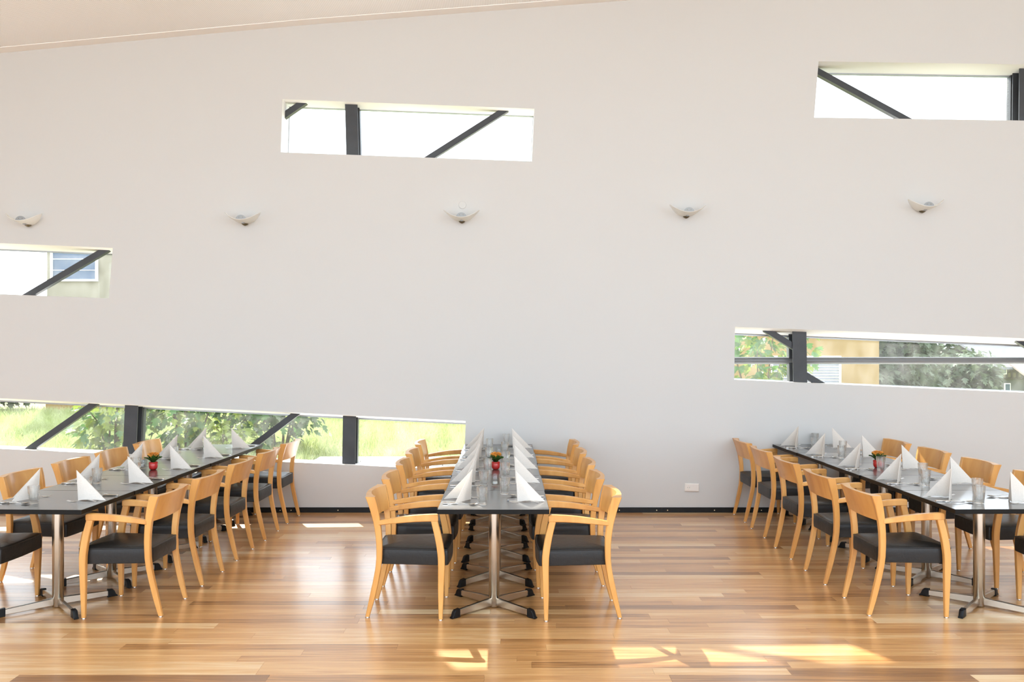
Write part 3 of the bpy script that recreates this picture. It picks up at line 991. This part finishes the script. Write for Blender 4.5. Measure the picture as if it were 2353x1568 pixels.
def make_spoon():
    g = G(); utensil_handle(g, -0.10, 0.045)
    nU, nV = 10, 8
    for side in (0, 1):
        v = []
        for i in range(nU + 1):
            t = i / nU
            x = 0.043 + 0.062 * t
            w_ = 0.0035 + 0.018 * math.sin(math.pi * min(1, t ** 0.8)) ** 0.75 if t < 1 else 0.002
            for j in range(nV + 1):
                u = -1 + 2 * j / nV
                z = 0.0075 - 0.0065 * math.sin(math.pi * t) * (1 - u * u) + 0.004 * t
                v.append((x, w_ * u, z - 0.0012 * side))
        f = []
        for i in range(nU):
            for j in range(nV):
                a = i * (nV + 1) + j
                q = (a, a + 1, a + nV + 2, a + nV + 1)
                f.append(q if side else tuple(reversed(q)))
        g.add(v, f)
    return g.obj('table_spoon', M['cutlery'], ang=60)


def make_fork():
    g = G(); utensil_handle(g, -0.10, 0.04)
    g.loft([rect_loop(-w_, w_, z, z + 0.002, lambda p, q, x=x: (x, p, q), 0.0007) for x, w_, z in ((0.038, 0.004, 0.006), (0.048, 0.011, 0.003), (0.058, 0.0125, 0.002))])
    for k in range(4):
        yy = -0.0105 + 0.007 * k
        g.loft([rect_loop(yy - w_, yy + w_, z, z + 0.0018, lambda p, q, x=x: (x, p, q), 0.0005) for x, w_, z in ((0.056, 0.0019, 0.002), (0.08, 0.0016, 0.003), (0.104, 0.0011, 0.009))])
    return g.obj('dinner_fork', M['cutlery'])


P_ = {'nap': (make_napkin(), [False]), 'glass': (make_tumbler(), [False]), 'knife': (make_knife(), [False]), 'spoon': (make_spoon(), [False]), 'fork': (make_fork(), [False])}
for (rw, side), lst in CH.items():
    rot0 = ROWS[rw]['rot']
    for i, (cx_, cy_) in enumerate(lst):
        sgn = 1 if side == 'left' else -1          # diner looks towards +x when on the left
        face = rot0 + (0 if sgn > 0 else math.pi)
        where = '%s on %s side of %s table' % (ORD[i], side, rw)
        grp = ' along the %s side of the %s table' % (side, rw)
        J = lambda a: random.uniform(-a, a)
        def put(key, lx, Y, rz, z, lab, cat, g_):
            x, yy = row_pt(rw, lx, Y)
            pr, us = P_[key]
            return place(pr, us, (x, yy, z), rz, lab + where, cat, g_ + grp)
        zt = TH_ + 0.0004
        # napkin spine sits on the inner side of the setting
        ny = cy_ + (0.035 if sgn > 0 else -0.02)
        if rw == 'right' and sgn > 0: ny += 0.06
        put('nap', -sgn * (0.160 + J(0.008)), ny + J(0.015), face + J(0.08), zt, 'upright folded white paper napkin, ', 'napkin', 'folded napkins')
        put('glass', -sgn * (0.080 + J(0.01)), cy_ + (-0.165 if sgn > 0 else 0.275) + J(0.02) - (0.09 if (rw, side, i) == ('left', 'left', 2) else 0), J(3), zt, 'clear faceted water glass, ', 'glass', 'water glasses')
        ks = -0.185 * sgn
        put('knife', -sgn * (0.255 + J(0.008)), ny + ks * 1.0 + J(0.008), face + J(0.05), zt, 'steel dinner knife beside the napkin, ', 'knife', 'dinner knives')
        put('spoon', -sgn * (0.205 + J(0.008)), ny + ks * 1.16 + J(0.006), face + J(0.07), zt, 'steel spoon beside the napkin, ', 'spoon', 'table spoons')
        put('fork', -sgn * (0.21 + J(0.01)), ny + sgn * (0.055 + J(0.008)), face + J(0.06), zt, 'steel fork next to the napkin, ', 'fork', 'dinner forks')


# flower pots
def make_pot():
    root = empty('potted_plant')
    prof = [(0.021, 0.0), (0.024, 0.002), (0.032, 0.009), (0.0365, 0.022), (0.0375, 0.036), (0.0365, 0.048), (0.0355, 0.051), (0.0385, 0.0535), (0.0385, 0.0645), (0.0365, 0.0665), (0.034, 0.064), (0.033, 0.055)]
    G().lathe(prof, 28).obj('pot', M['red'], root, ang=40)
    G().lathe([(0.033, 0.050), (0.033, 0.057), (0.012, 0.062)], 16).obj('soil', M['soil'], root)
    # one fleshy leaf, copied
    g = G(); nU, nV = 7, 4
    for side in (0, 1):
        v = []
        for i in range(nU + 1):
            t = i / nU
            w_ = 0.019 * math.sin(math.pi * min(1, 0.06 + 0.94 * t)) ** 0.7 + 0.001
            for j in range(nV + 1):
                u = -1 + 2 * j / nV
                v.append((0.060 * t, w_ * u, 0.018 * math.sin(t * 1.9) + 0.006 * u * u + 0.0015 * side))
        f = []
        for i in range(nU):
            for j in range(nV):
                a = i * (nV + 1) + j
                q = (a, a + 1, a + nV + 2, a + nV + 1)
                f.append(q if side else tuple(reversed(q)))
        g.add(v, f)
    leaf = g.obj('leaf', M['leaf'], root, ang=60)
    k = 0
    for ring_, (n_, r_, z_, tilt, s_) in enumerate(((10, 0.012, 0.064, -0.30, 1.12), (9, 0.010, 0.068, -0.62, 1.12), (7, 0.007, 0.074, -0.98, 1.0))):
        for q in range(n_):
            a = 2 * math.pi * q / n_ + ring_ * 0.4 + random.uniform(-0.15, 0.15)
            o = leaf if k == 0 else leaf.copy()
            if k: COL.objects.link(o); o.parent = root
            o.location = (r_ * math.cos(a), r_ * math.sin(a), z_)
            o.rotation_euler = (0, tilt + random.uniform(-0.12, 0.12), a)
            o.scale = (s_ * random.uniform(0.85, 1.1),) * 3
            k += 1
    # blossom, copied
    g = G()
    for q in range(4):
        a = q * math.pi / 2
        d = Vector((math.cos(a), math.sin(a), 0)); p = Vector((-d.y, d.x, 0))
        c = d * 0.0055
        lo = [c - d * 0.0055, c - p * 0.0042 + Vector((0, 0, 0.002)), c + d * 0.0055 + Vector((0, 0, 0.0012)), c + p * 0.0042 + Vector((0, 0, 0.002))]
        g.loft([[tuple(x) for x in lo], [(x.x, x.y, x.z + 0.0012) for x in lo]])
    g.lathe([(0.0012, -0.012), (0.002, 0.0), (0.0012, 0.003)], 6)
    bl = g.obj('blossom', M['petal'], root, smooth=False)
    for q in range(46):
        a, rr = random.uniform(0, 2 * math.pi), 0.046 * math.sqrt(random.random())
        o = bl if q == 0 else bl.copy()
        if q: COL.objects.link(o); o.parent = root
        o.location = (rr * math.cos(a), rr * math.sin(a), 0.146 - 9 * rr * rr + random.uniform(-0.006, 0.004))
        o.rotation_euler = (random.uniform(-0.5, 0.5), random.uniform(-0.5, 0.5), a)
        o.scale = (random.uniform(1.0, 1.45),) * 3
    for q in range(6):
        a = q * 1.05; x1, y1 = 0.02 * math.cos(a), 0.02 * math.sin(a)
        G().tube([(0.3 * x1, 0.3 * y1, 0.07), (x1 * 0.6, y1 * 0.6, 0.105), (x1, y1, 0.140)], 0.0016, 5).obj('stem', M['leaf'], root)
    return root


pot = make_pot()
used = [False]
for rw, (x, y) in {'centre': (-0.095, 7.62), 'left': (-3.085, 7.60), 'right': (3.29, 7.72)}.items():
    place(pot, used, (x, y, TH_ + 0.0004), random.uniform(0, 6), 'red pot with orange flowering plant on the %s table row' % rw, 'potted plant', 'red flower pots on the tables')


# candle glasses with tealights
def make_candle():
    root = empty('candle_glass')
    n_ = 32
    ring = lambda r_, z: [(r_ * math.cos(2 * math.pi * k / n_), r_ * math.sin(2 * math.pi * k / n_), z) for k in range(n_)]
    G().loft([ring(0.033, 0), ring(0.0365, 0.003), ring(0.037, 0.094), ring(0.0362, 0.095), ring(0.0348, 0.094), ring(0.0345, 0.024), ring(0.030, 0.0195), ring(0.010, 0.019)]).obj('glass_body', M['thinglass'], root, ang=60)
    tl = G().lathe([(0.018, 0.0197), (0.019, 0.022), (0.019, 0.036), (0.017, 0.037), (0.006, 0.036)], 24).obj('tealight', M['wax'], root, ang=50)
    G().lathe([(0.0009, 0.036), (0.0009, 0.043)], 6).obj('wick', M['wick'], tl)
    return root


candle = make_candle()
used = [False]
for rw, x, y, txt in (('centre', -0.088, 6.70, 'clear candle glass with white tealight in front of the centre flower pot'),
                      ('centre', -0.075, 8.45, 'clear candle glass behind the centre flower pot'),
                      ('left', -3.205, 7.67, 'clear candle glass left of the flower pot on the left table')):
    place(candle, used, (x, y, TH_ + 0.0004), random.uniform(0, 6), txt, 'candle glass', 'candle glasses on the tables')
# small thing lying in the sun patch by the near right napkin
o = G().lathe([(0.006, 0.0), (0.0075, 0.002), (0.0075, 0.007), (0.0065, 0.009), (0.0025, 0.0095), (0.002, 0.014)], 14).obj('bottle_cap', M['lampmetal'], ang=40)
o.location = (row_pt('centre', 0.099, 6.08)[0], 6.08, TH_ + 0.0004)
tag(o, 'tiny grey cap lying on the centre table by the nearest right napkin', 'cap')

# ------------------------------------------------------------------ outdoors
GZ = 0.13
YO = WALL_Y + THICK


def ground_h(x, y):
    t = min(1, max(0, (y - 21) / 12)) * min(1, max(0, (x - 7) / 5))
    t = t * t * (3 - 2 * t)
    return GZ + 0.012 * max(0, y - 13) * (1 - t) - 6.0 * t


xs = list(np.linspace(-60, 70, 66)); ys = [YO, 12, 13, 14, 15, 16, 17, 18, 19, 20, 21, 22, 24, 26, 28, 30, 32, 34, 38, 44, 52, 62, 80]
v = [(x, y, ground_h(x, y)) for y in ys for x in xs]
nx = len(xs)
f = [(j * nx + i, j * nx + i + 1, (j + 1) * nx + i + 1, (j + 1) * nx + i) for j in range(len(ys) - 1) for i in range(nx - 1)]
o = mesh_obj('ground', v, f, M['ground']); tag(o, kind='structure')
o = G().box(-60, 70, -60, YB - 0.0, -0.35, -0.05).obj('bounce_forecourt', M['gravel'], smooth=False); tag(o, kind='structure')  # unseen pale ground, added to bounce light onto the ceiling
o = G().box(-2.6, 14, YO + 0.02, 12.2, GZ - 0.1, GZ + 0.012).obj('gravel_strip', M['gravel'], smooth=False); tag(o, kind='structure')
# concrete kerb slabs outside window 5
kx = [at(724, 0, 12.4)[0], at(832, 0, 12.4)[0], -0.9, 0.3, 1.5]
kb = empty('kerb', (-2.5, 12.4, GZ)); tag(kb, kind='structure')
for a, b2 in zip(kx, kx[1:]):
    g = G().box(a + 0.006, b2 - 0.006, 12.24, 12.70, GZ - 0.05, 0.21)
    o = g.obj('kerb_slab', M['concrete'], kb, smooth=False); o.matrix_parent_inverse = Matrix.Translation(-Vector(kb.location))

# meadow grass
nb_ = 90000
X = rng.uniform(-15.5, 2.0, nb_); Y = 12.75 + (20.8 - 12.75) * rng.random(nb_) ** 1.15
near = rng.random(nb_) < 0.12
X = np.where(near, rng.uniform(-9.0, -2.75, nb_), X); Y = np.where(near, rng.uniform(10.4, 12.75, nb_), Y)
h = rng.uniform(0.05, 0.20, nb_); a = rng.uniform(0, 2 * np.pi, nb_); w_ = rng.uniform(0.004, 0.010, nb_)
lx, ly = rng.normal(0, 0.07, nb_), rng.normal(0, 0.07, nb_)
z0 = np.array([ground_h(x, y) for x, y in zip(X, Y)])
dx, dy = np.cos(a) * w_, np.sin(a) * w_
V = np.empty((nb_, 5, 3))
V[:, 0] = np.stack([X - dx, Y - dy, z0 - 0.01], 1); V[:, 1] = np.stack([X + dx, Y + dy, z0 - 0.01], 1)
V[:, 2] = np.stack([X + dx * .7 + lx * .4, Y + dy * .7 + ly * .4, z0 + h * .6], 1); V[:, 3] = np.stack([X - dx * .7 + lx * .4, Y - dy * .7 + ly * .4, z0 + h * .6], 1)
V[:, 4] = np.stack([X + lx, Y + ly, z0 + h], 1)
I = np.arange(nb_)[:, None] * 5
loops = np.concatenate([I + np.array([0, 1, 2, 3]), I + np.array([3, 2, 4])], 1).ravel()
me = bpy.data.meshes.new('meadow_grass')
me.vertices.add(nb_ * 5); me.vertices.foreach_set('co', V.ravel())
me.loops.add(len(loops)); me.loops.foreach_set('vertex_index', loops.astype(np.int32))
me.polygons.add(nb_ * 2)
st = (np.arange(nb_)[:, None] * 7 + np.array([0, 4])).ravel()
me.polygons.foreach_set('loop_start', st.astype(np.int32))
me.update(calc_edges=True); me.validate()
me.materials.append(M['grass'])
o = bpy.data.objects.new('meadow_grass', me); COL.objects.link(o)
tag(o, 'tall yellow-green meadow grass outside the low left window', 'grass', kind='stuff')

# leaf shapes
LEAF2D = [(0, 0), (0.16, -0.26), (0.42, -0.46), (0.44, -0.22), (0.74, -0.30), (0.70, -0.12), (1.0, 0), (0.70, 0.12), (0.74, 0.30), (0.44, 0.22), (0.42, 0.46), (0.16, 0.26)]


def leaf_geo():
    v = [(x, y, 0.10 * (abs(y) * 1.4) - 0.12 * x * x) for x, y in LEAF2D] + [(0.45, 0, -0.03)]
    n_ = len(LEAF2D)
    f = [(n_, i, (i + 1) % n_) for i in range(n_)]
    return v, f


def shrub(name, label, cx_, cy_, rx, ry, h0, h1, n_obj, n_stuff, size, mats, group='shrubs outside the windows', seed=1):
    rnd = random.Random(seed)
    gz = ground_h(cx_, cy_)
    root = empty(name, (cx_, cy_, gz)); tag(root, label, 'shrub', group)
    lv, lf = leaf_geo()
    protos = []
    for mm in mats:
        me = bpy.data.meshes.new('leaf'); me.from_pydata(lv, [], lf); me.materials.append(mm); protos.append(me)
    def spot(front):
        while True:
            u = Vector((rnd.gauss(0, 1), rnd.gauss(0, 1), rnd.gauss(0, 1))).normalized()
            if front and u.y > 0.25: continue
            r_ = rnd.uniform(0.72, 1.0) if front else rnd.uniform(0.35, 0.97)
            lump = 1 + 0.16 * math.sin(5 * u.x + seed) * math.cos(4 * u.z + 2 * seed)
            z = (h0 + h1) / 2 + u.z * r_ * lump * (h1 - h0) / 2
            if z < 0.04: continue
            return Vector((u.x * r_ * rx * lump, u.y * r_ * ry * lump, z)), u
    def rotm(u):
        yaw = math.atan2(u.y, u.x) + rnd.uniform(-0.9, 0.9)
        return Matrix.Rotation(yaw, 4, 'Z') @ Matrix.Rotation(rnd.uniform(0.05, 1.15), 4, 'Y') @ Matrix.Rotation(rnd.uniform(-0.6, 0.6), 4, 'X')
    for k in range(n_obj):
        p, u = spot(True)
        o = bpy.data.objects.new('leaf', protos[0 if rnd.random() < 0.75 or len(protos) == 1 else 1]); COL.objects.link(o); o.parent = root
        o.matrix_local = Matrix.Translation(p) @ rotm(u) @ Matrix.Scale(size * rnd.uniform(0.7, 1.2), 4)
    for q, mm in enumerate(mats):
        g = G()
        for k in range(n_stuff // len(mats)):
            p, u = spot(False)
            mt = Matrix.Translation(p) @ rotm(u) @ Matrix.Scale(size * rnd.uniform(0.6, 1.1), 4)
            g.add([mt @ Vector(x) for x in lv], lf)
        o = g.obj('foliage', mm, root, smooth=False); o['kind'] = 'stuff'
    for k in range(7):
        a = rnd.uniform(0, 6.28); r_ = rnd.uniform(0.2, 0.75)
        tip = Vector((rx * r_ * math.cos(a), ry * r_ * math.sin(a), rnd.uniform(0.55, 0.9) * h1))
        G().tube([(0.1 * math.cos(a), 0.1 * math.sin(a), -0.03), tuple(tip * 0.5 + Vector((0, 0, 0.12))), tuple(tip)], 0.012, 6, rs=[0.018, 0.012, 0.005]).obj('stem', M['bark'], root)
    return root


sx = lambda px, Y: at(px, 0, Y)[0]
shrub('leafy_shrub', 'loose leafy shrub outside, left of the dark steel post in the low window', sx(262, 13.2), 13.2, 0.62, 0.6, 0.05, 1.15, 60, 160, 0.19, [M['shrub2'], M['shrub']], seed=3)
shrub('leafy_shrub', 'wide green large-leaved shrub filling the middle pane of the low window', sx(430, 13.6), 13.6, 1.15, 0.8, 0.0, 1.75, 120, 620, 0.18, [M['shrub'], M['shrub2']], seed=5)
shrub('leafy_shrub', 'dense green shrub by the second steel post of the low window', sx(640, 13.9), 13.9, 0.95, 0.8, 0.0, 1.65, 110, 560, 0.17, [M['shrub'], M['treeleaf']], seed=8)
shrub('leafy_shrub', 'small yellow-leaved shrub low in the middle pane of the low window', sx(530, 12.95), 12.95, 0.36, 0.25, 0.05, 0.62, 50, 90, 0.12, [M['shrub2']], seed=11)
shrub('leafy_shrub', 'tall leafy shrub outside the left end of the right middle window', sx(1745, 12.8), 12.8, 0.85, 0.6, 0.3, 2.5, 120, 420, 0.18, [M['shrub'], M['shrub2']], seed=13)
shrub('hedge_bush', 'grey-green bush at far left beside the corner of the ochre building', -12.75, 21.4, 1.35, 1.0, 0, 2.3, 0, 4000, 0.22, [M['treeleaf']], seed=17)
shrub('hedge_bush', 'grey-green bush cut by the left edge of the picture beyond the meadow', -15.6, 21.4, 1.45, 1.0, 0, 2.3, 0, 3000, 0.22, [M['treeleaf']], seed=19)

# two rendered neighbour buildings beyond the meadow
BY = 21.3


def building(px0, px1, label):
    bx0, bx1 = sx(px0, BY), sx(px1, BY)
    bd = empty('neighbour_building', ((bx0 + bx1) / 2, BY + 4, 0.0))
    tag(bd, label, 'building')
    def bchild(g, name, mat):
        o = g.obj(name, mat, bd, smooth=False)
        o.matrix_parent_inverse = Matrix.Translation(-Vector(bd.location)); return o
    bchild(G().box(bx0, bx1, BY, BY + 8, -0.4, 2.65), 'lower_wall', M['render_ochre'])
    bchild(G().box(bx0 + 0.02, bx1 - 0.02, BY + 0.02, BY + 8, 2.65, 5.3), 'upper_wall', M['render_cream'])
    bchild(G().box(bx0 - 0.1, bx1 + 0.25, BY - 0.3, BY + 8.3, 5.3, 5.45), 'roof', M['slate'])
    def bwindow(x0, x1, z0, z1, mat, slats=0, bars=0):
        fr_ = G(); t = 0.05
        for a in ((x0, x1, z0, z0 + t), (x0, x1, z1 - t, z1), (x0, x0 + t, z0 + t, z1 - t), (x1 - t, x1, z0 + t, z1 - t)):
            fr_.box(a[0], a[1], BY - 0.06, BY - 0.001, a[2], a[3])
        w_ = bchild(fr_, 'window', M['white'])
        def sub(g, name, mat_): return g.obj(name, mat_, w_, smooth=False)
        sub(G().box(x0 + t, x1 - t, BY - 0.02, BY - 0.004, z0 + t, z1 - t), 'pane', mat)
        for k in range(bars):
            z = z0 + (z1 - z0) * (k + 1) / (bars + 1)
            sub(G().box(x0 + t, x1 - t, BY - 0.035, BY - 0.021, z - 0.007, z + 0.007), 'glazing_bar', M['white'])
        for k in range(slats):
            z = z0 + t + (z1 - z0 - 2 * t) * (k + 0.5) / slats
            g = G().loft([[(x, BY - 0.05, z - 0.018), (x, BY - 0.025, z + 0.018), (x, BY - 0.022, z + 0.014), (x, BY - 0.047, z - 0.022)] for x in (x0 + t, x1 - t)])
            sub(g, 'slat', M['slat'])
    return bwindow


bw = building(105, 300, 'ochre and cream building across the meadow, seen through the two left windows')
bw(sx(118, BY), sx(226, BY), CAM_Z + (791 - 647) * BY / F_PX, 4.75, M['blueglass'], bars=4)
bw = building(1640, 2020, 'ochre building with white blinds, seen through the right middle window')
bw(sx(1770, BY), sx(1931, BY), 0.45, CAM_Z + (791 - 818) * BY / F_PX, M['white'], slats=15)

# tree right of the building
def tree(name, label, cx_, cy_, z0, rx, ry, zc, rzv, n_, size, mat, seed):
    rnd = random.Random(seed)
    root = empty(name, (cx_, cy_, z0)); tag(root, label, 'tree', 'trees beyond the building')
    lv, lf = leaf_geo(); g = G()
    blobs = [(Vector((rnd.uniform(-.6, .6) * rx, rnd.uniform(-.6, .6) * ry, zc + rnd.uniform(-.65, .65) * rzv)), rnd.uniform(.35, .55)) for _ in range(14)]
    for k in range(n_):
        c, s_ = rnd.choice(blobs)
        u = Vector((rnd.gauss(0, 1), rnd.gauss(0, 1), rnd.gauss(0, 1))).normalized() * rnd.uniform(0.6, 1) * s_
        p = c + Vector((u.x * rx, u.y * ry, u.z * rzv))
        mt = Matrix.Translation(p) @ Matrix.Rotation(rnd.uniform(0, 6.3), 4, 'Z') @ Matrix.Rotation(rnd.uniform(0, 1.3), 4, 'Y') @ Matrix.Scale(size * rnd.uniform(.6, 1.2), 4)
        g.add([mt @ Vector(x) for x in lv], lf)
    o = g.obj('foliage', mat, root, smooth=False); o['kind'] = 'stuff'
    G().tube([(0, 0, -0.2), (0.1, 0, zc * 0.5), (0, 0.1, zc)], 0.15, 8, rs=[0.22, 0.16, 0.07]).obj('trunk', M['bark'], root)
    return root


tree('broadleaf_tree', 'grey-green broadleaf tree right of the ochre building', 11.2, 25.5, -3.2, 2.0, 1.6, 3.9, 2.6, 8000, 0.30, M['treeleaf'], 21)
tree('broadleaf_tree', 'slim grey-green tree standing against the right corner of the ochre building', 10.5, 23.6, -1.6, 1.1, 0.9, 2.9, 2.3, 4500, 0.26, M['treeleaf'], 31)
tree('broadleaf_tree', 'lower grey-green tree in front of the half-timbered house', 15.0, 29.5, -5.0, 1.7, 1.5, 4.6, 2.1, 4500, 0.30, M['treeleaf'], 22)
tree('conifer_tree', 'dark conifer tip above the roof at the far right', 28.0, 55, -6.0, 1.0, 1.0, 6.6, 2.4, 700, 0.35, M['treeleaf'], 23)

# half-timbered house far right
HY = 45.0
hs = empty('timbered_house', (29, HY + 4, -6.0)); tag(hs, 'distant grey half-timbered house with tiled roof seen through the right window', 'house')
def hchild(g, name, mat, parent=None):
    o = g.obj(name, mat, parent or hs, smooth=False)
    if parent is None: o.matrix_parent_inverse = Matrix.Translation(-Vector(hs.location))
    return o
hp = lambda px, py: at(px, py, HY)
x0 = hp(2262, 0)[0]; x1 = x0 + 9
zl = hp(0, 872)[1]; ze = hp(0, 842)[1]; zr_ = hp(0, 806)[1]
hchild(G().box(x0, x1, HY, HY + 7, -6, zl), 'stone_wall', M['stone'])
hchild(G().box(x0 - 0.15, x1, HY - 0.12, HY + 7, zl, ze), 'upper_wall', M['render_cream'])
for px in (2262, 2271, 2280, 2289, 2310, 2322, 2334, 2346):
    x = hp(px, 0)[0]; hchild(G().box(x - 0.05, x + 0.05, HY - 0.16, HY - 0.121, zl, ze), 'timber_post', M['timber'])
for z in (zl, (zl + ze) / 2, ze - 0.1):
    hchild(G().box(x0 - 0.15, x1, HY - 0.165, HY - 0.121, z, z + 0.09), 'timber_beam', M['timber'])
g = G()
zs_ = ze
g.loft([[(x, HY - 0.6, zs_ - 0.15), (x, HY + 3.5, zr_ + 0.3), (x, HY + 7.6, zs_ - 0.15), (x, HY + 7.6, zs_ - 0.05), (x, HY + 3.5, zr_ + 0.42), (x, HY - 0.6, zs_ - 0.03)] for x in (x0 + 0.5, x1 + 0.4)])
hchild(g, 'roof', M['slate'])
g = G()
g.loft([[(x, HY - 1.8, hp(0, 866)[1]), (x, HY - 0.2, hp(0, 838)[1]), (x, HY - 0.2, hp(0, 838)[1] + 0.1), (x, HY - 1.8, hp(0, 866)[1] + 0.1)] for x in (hp(2312, 0)[0], x1)])
hchild(g, 'porch_roof', M['tile'])
for (a, b2, c, d) in ((2281, 2291, 882, 899), (2309, 2319, 883, 901), (2291, 2298, 843, 858), (2300, 2307, 843, 858)):
    xa, zt_ = hp(a, c); xb_, zb_ = hp(b2, d)
    yy = HY - (0.17 if d < 870 else 0.05)
    w_ = hchild(G().box(xa - 0.05, xb_ + 0.05, yy, yy + 0.049, zb_ - 0.05, zt_ + 0.05), 'window', M['white'])
    hchild(G().box(xa, xb_, yy - 0.02, yy - 0.001, zb_, zt_), 'pane', M['blueglass'], w_)
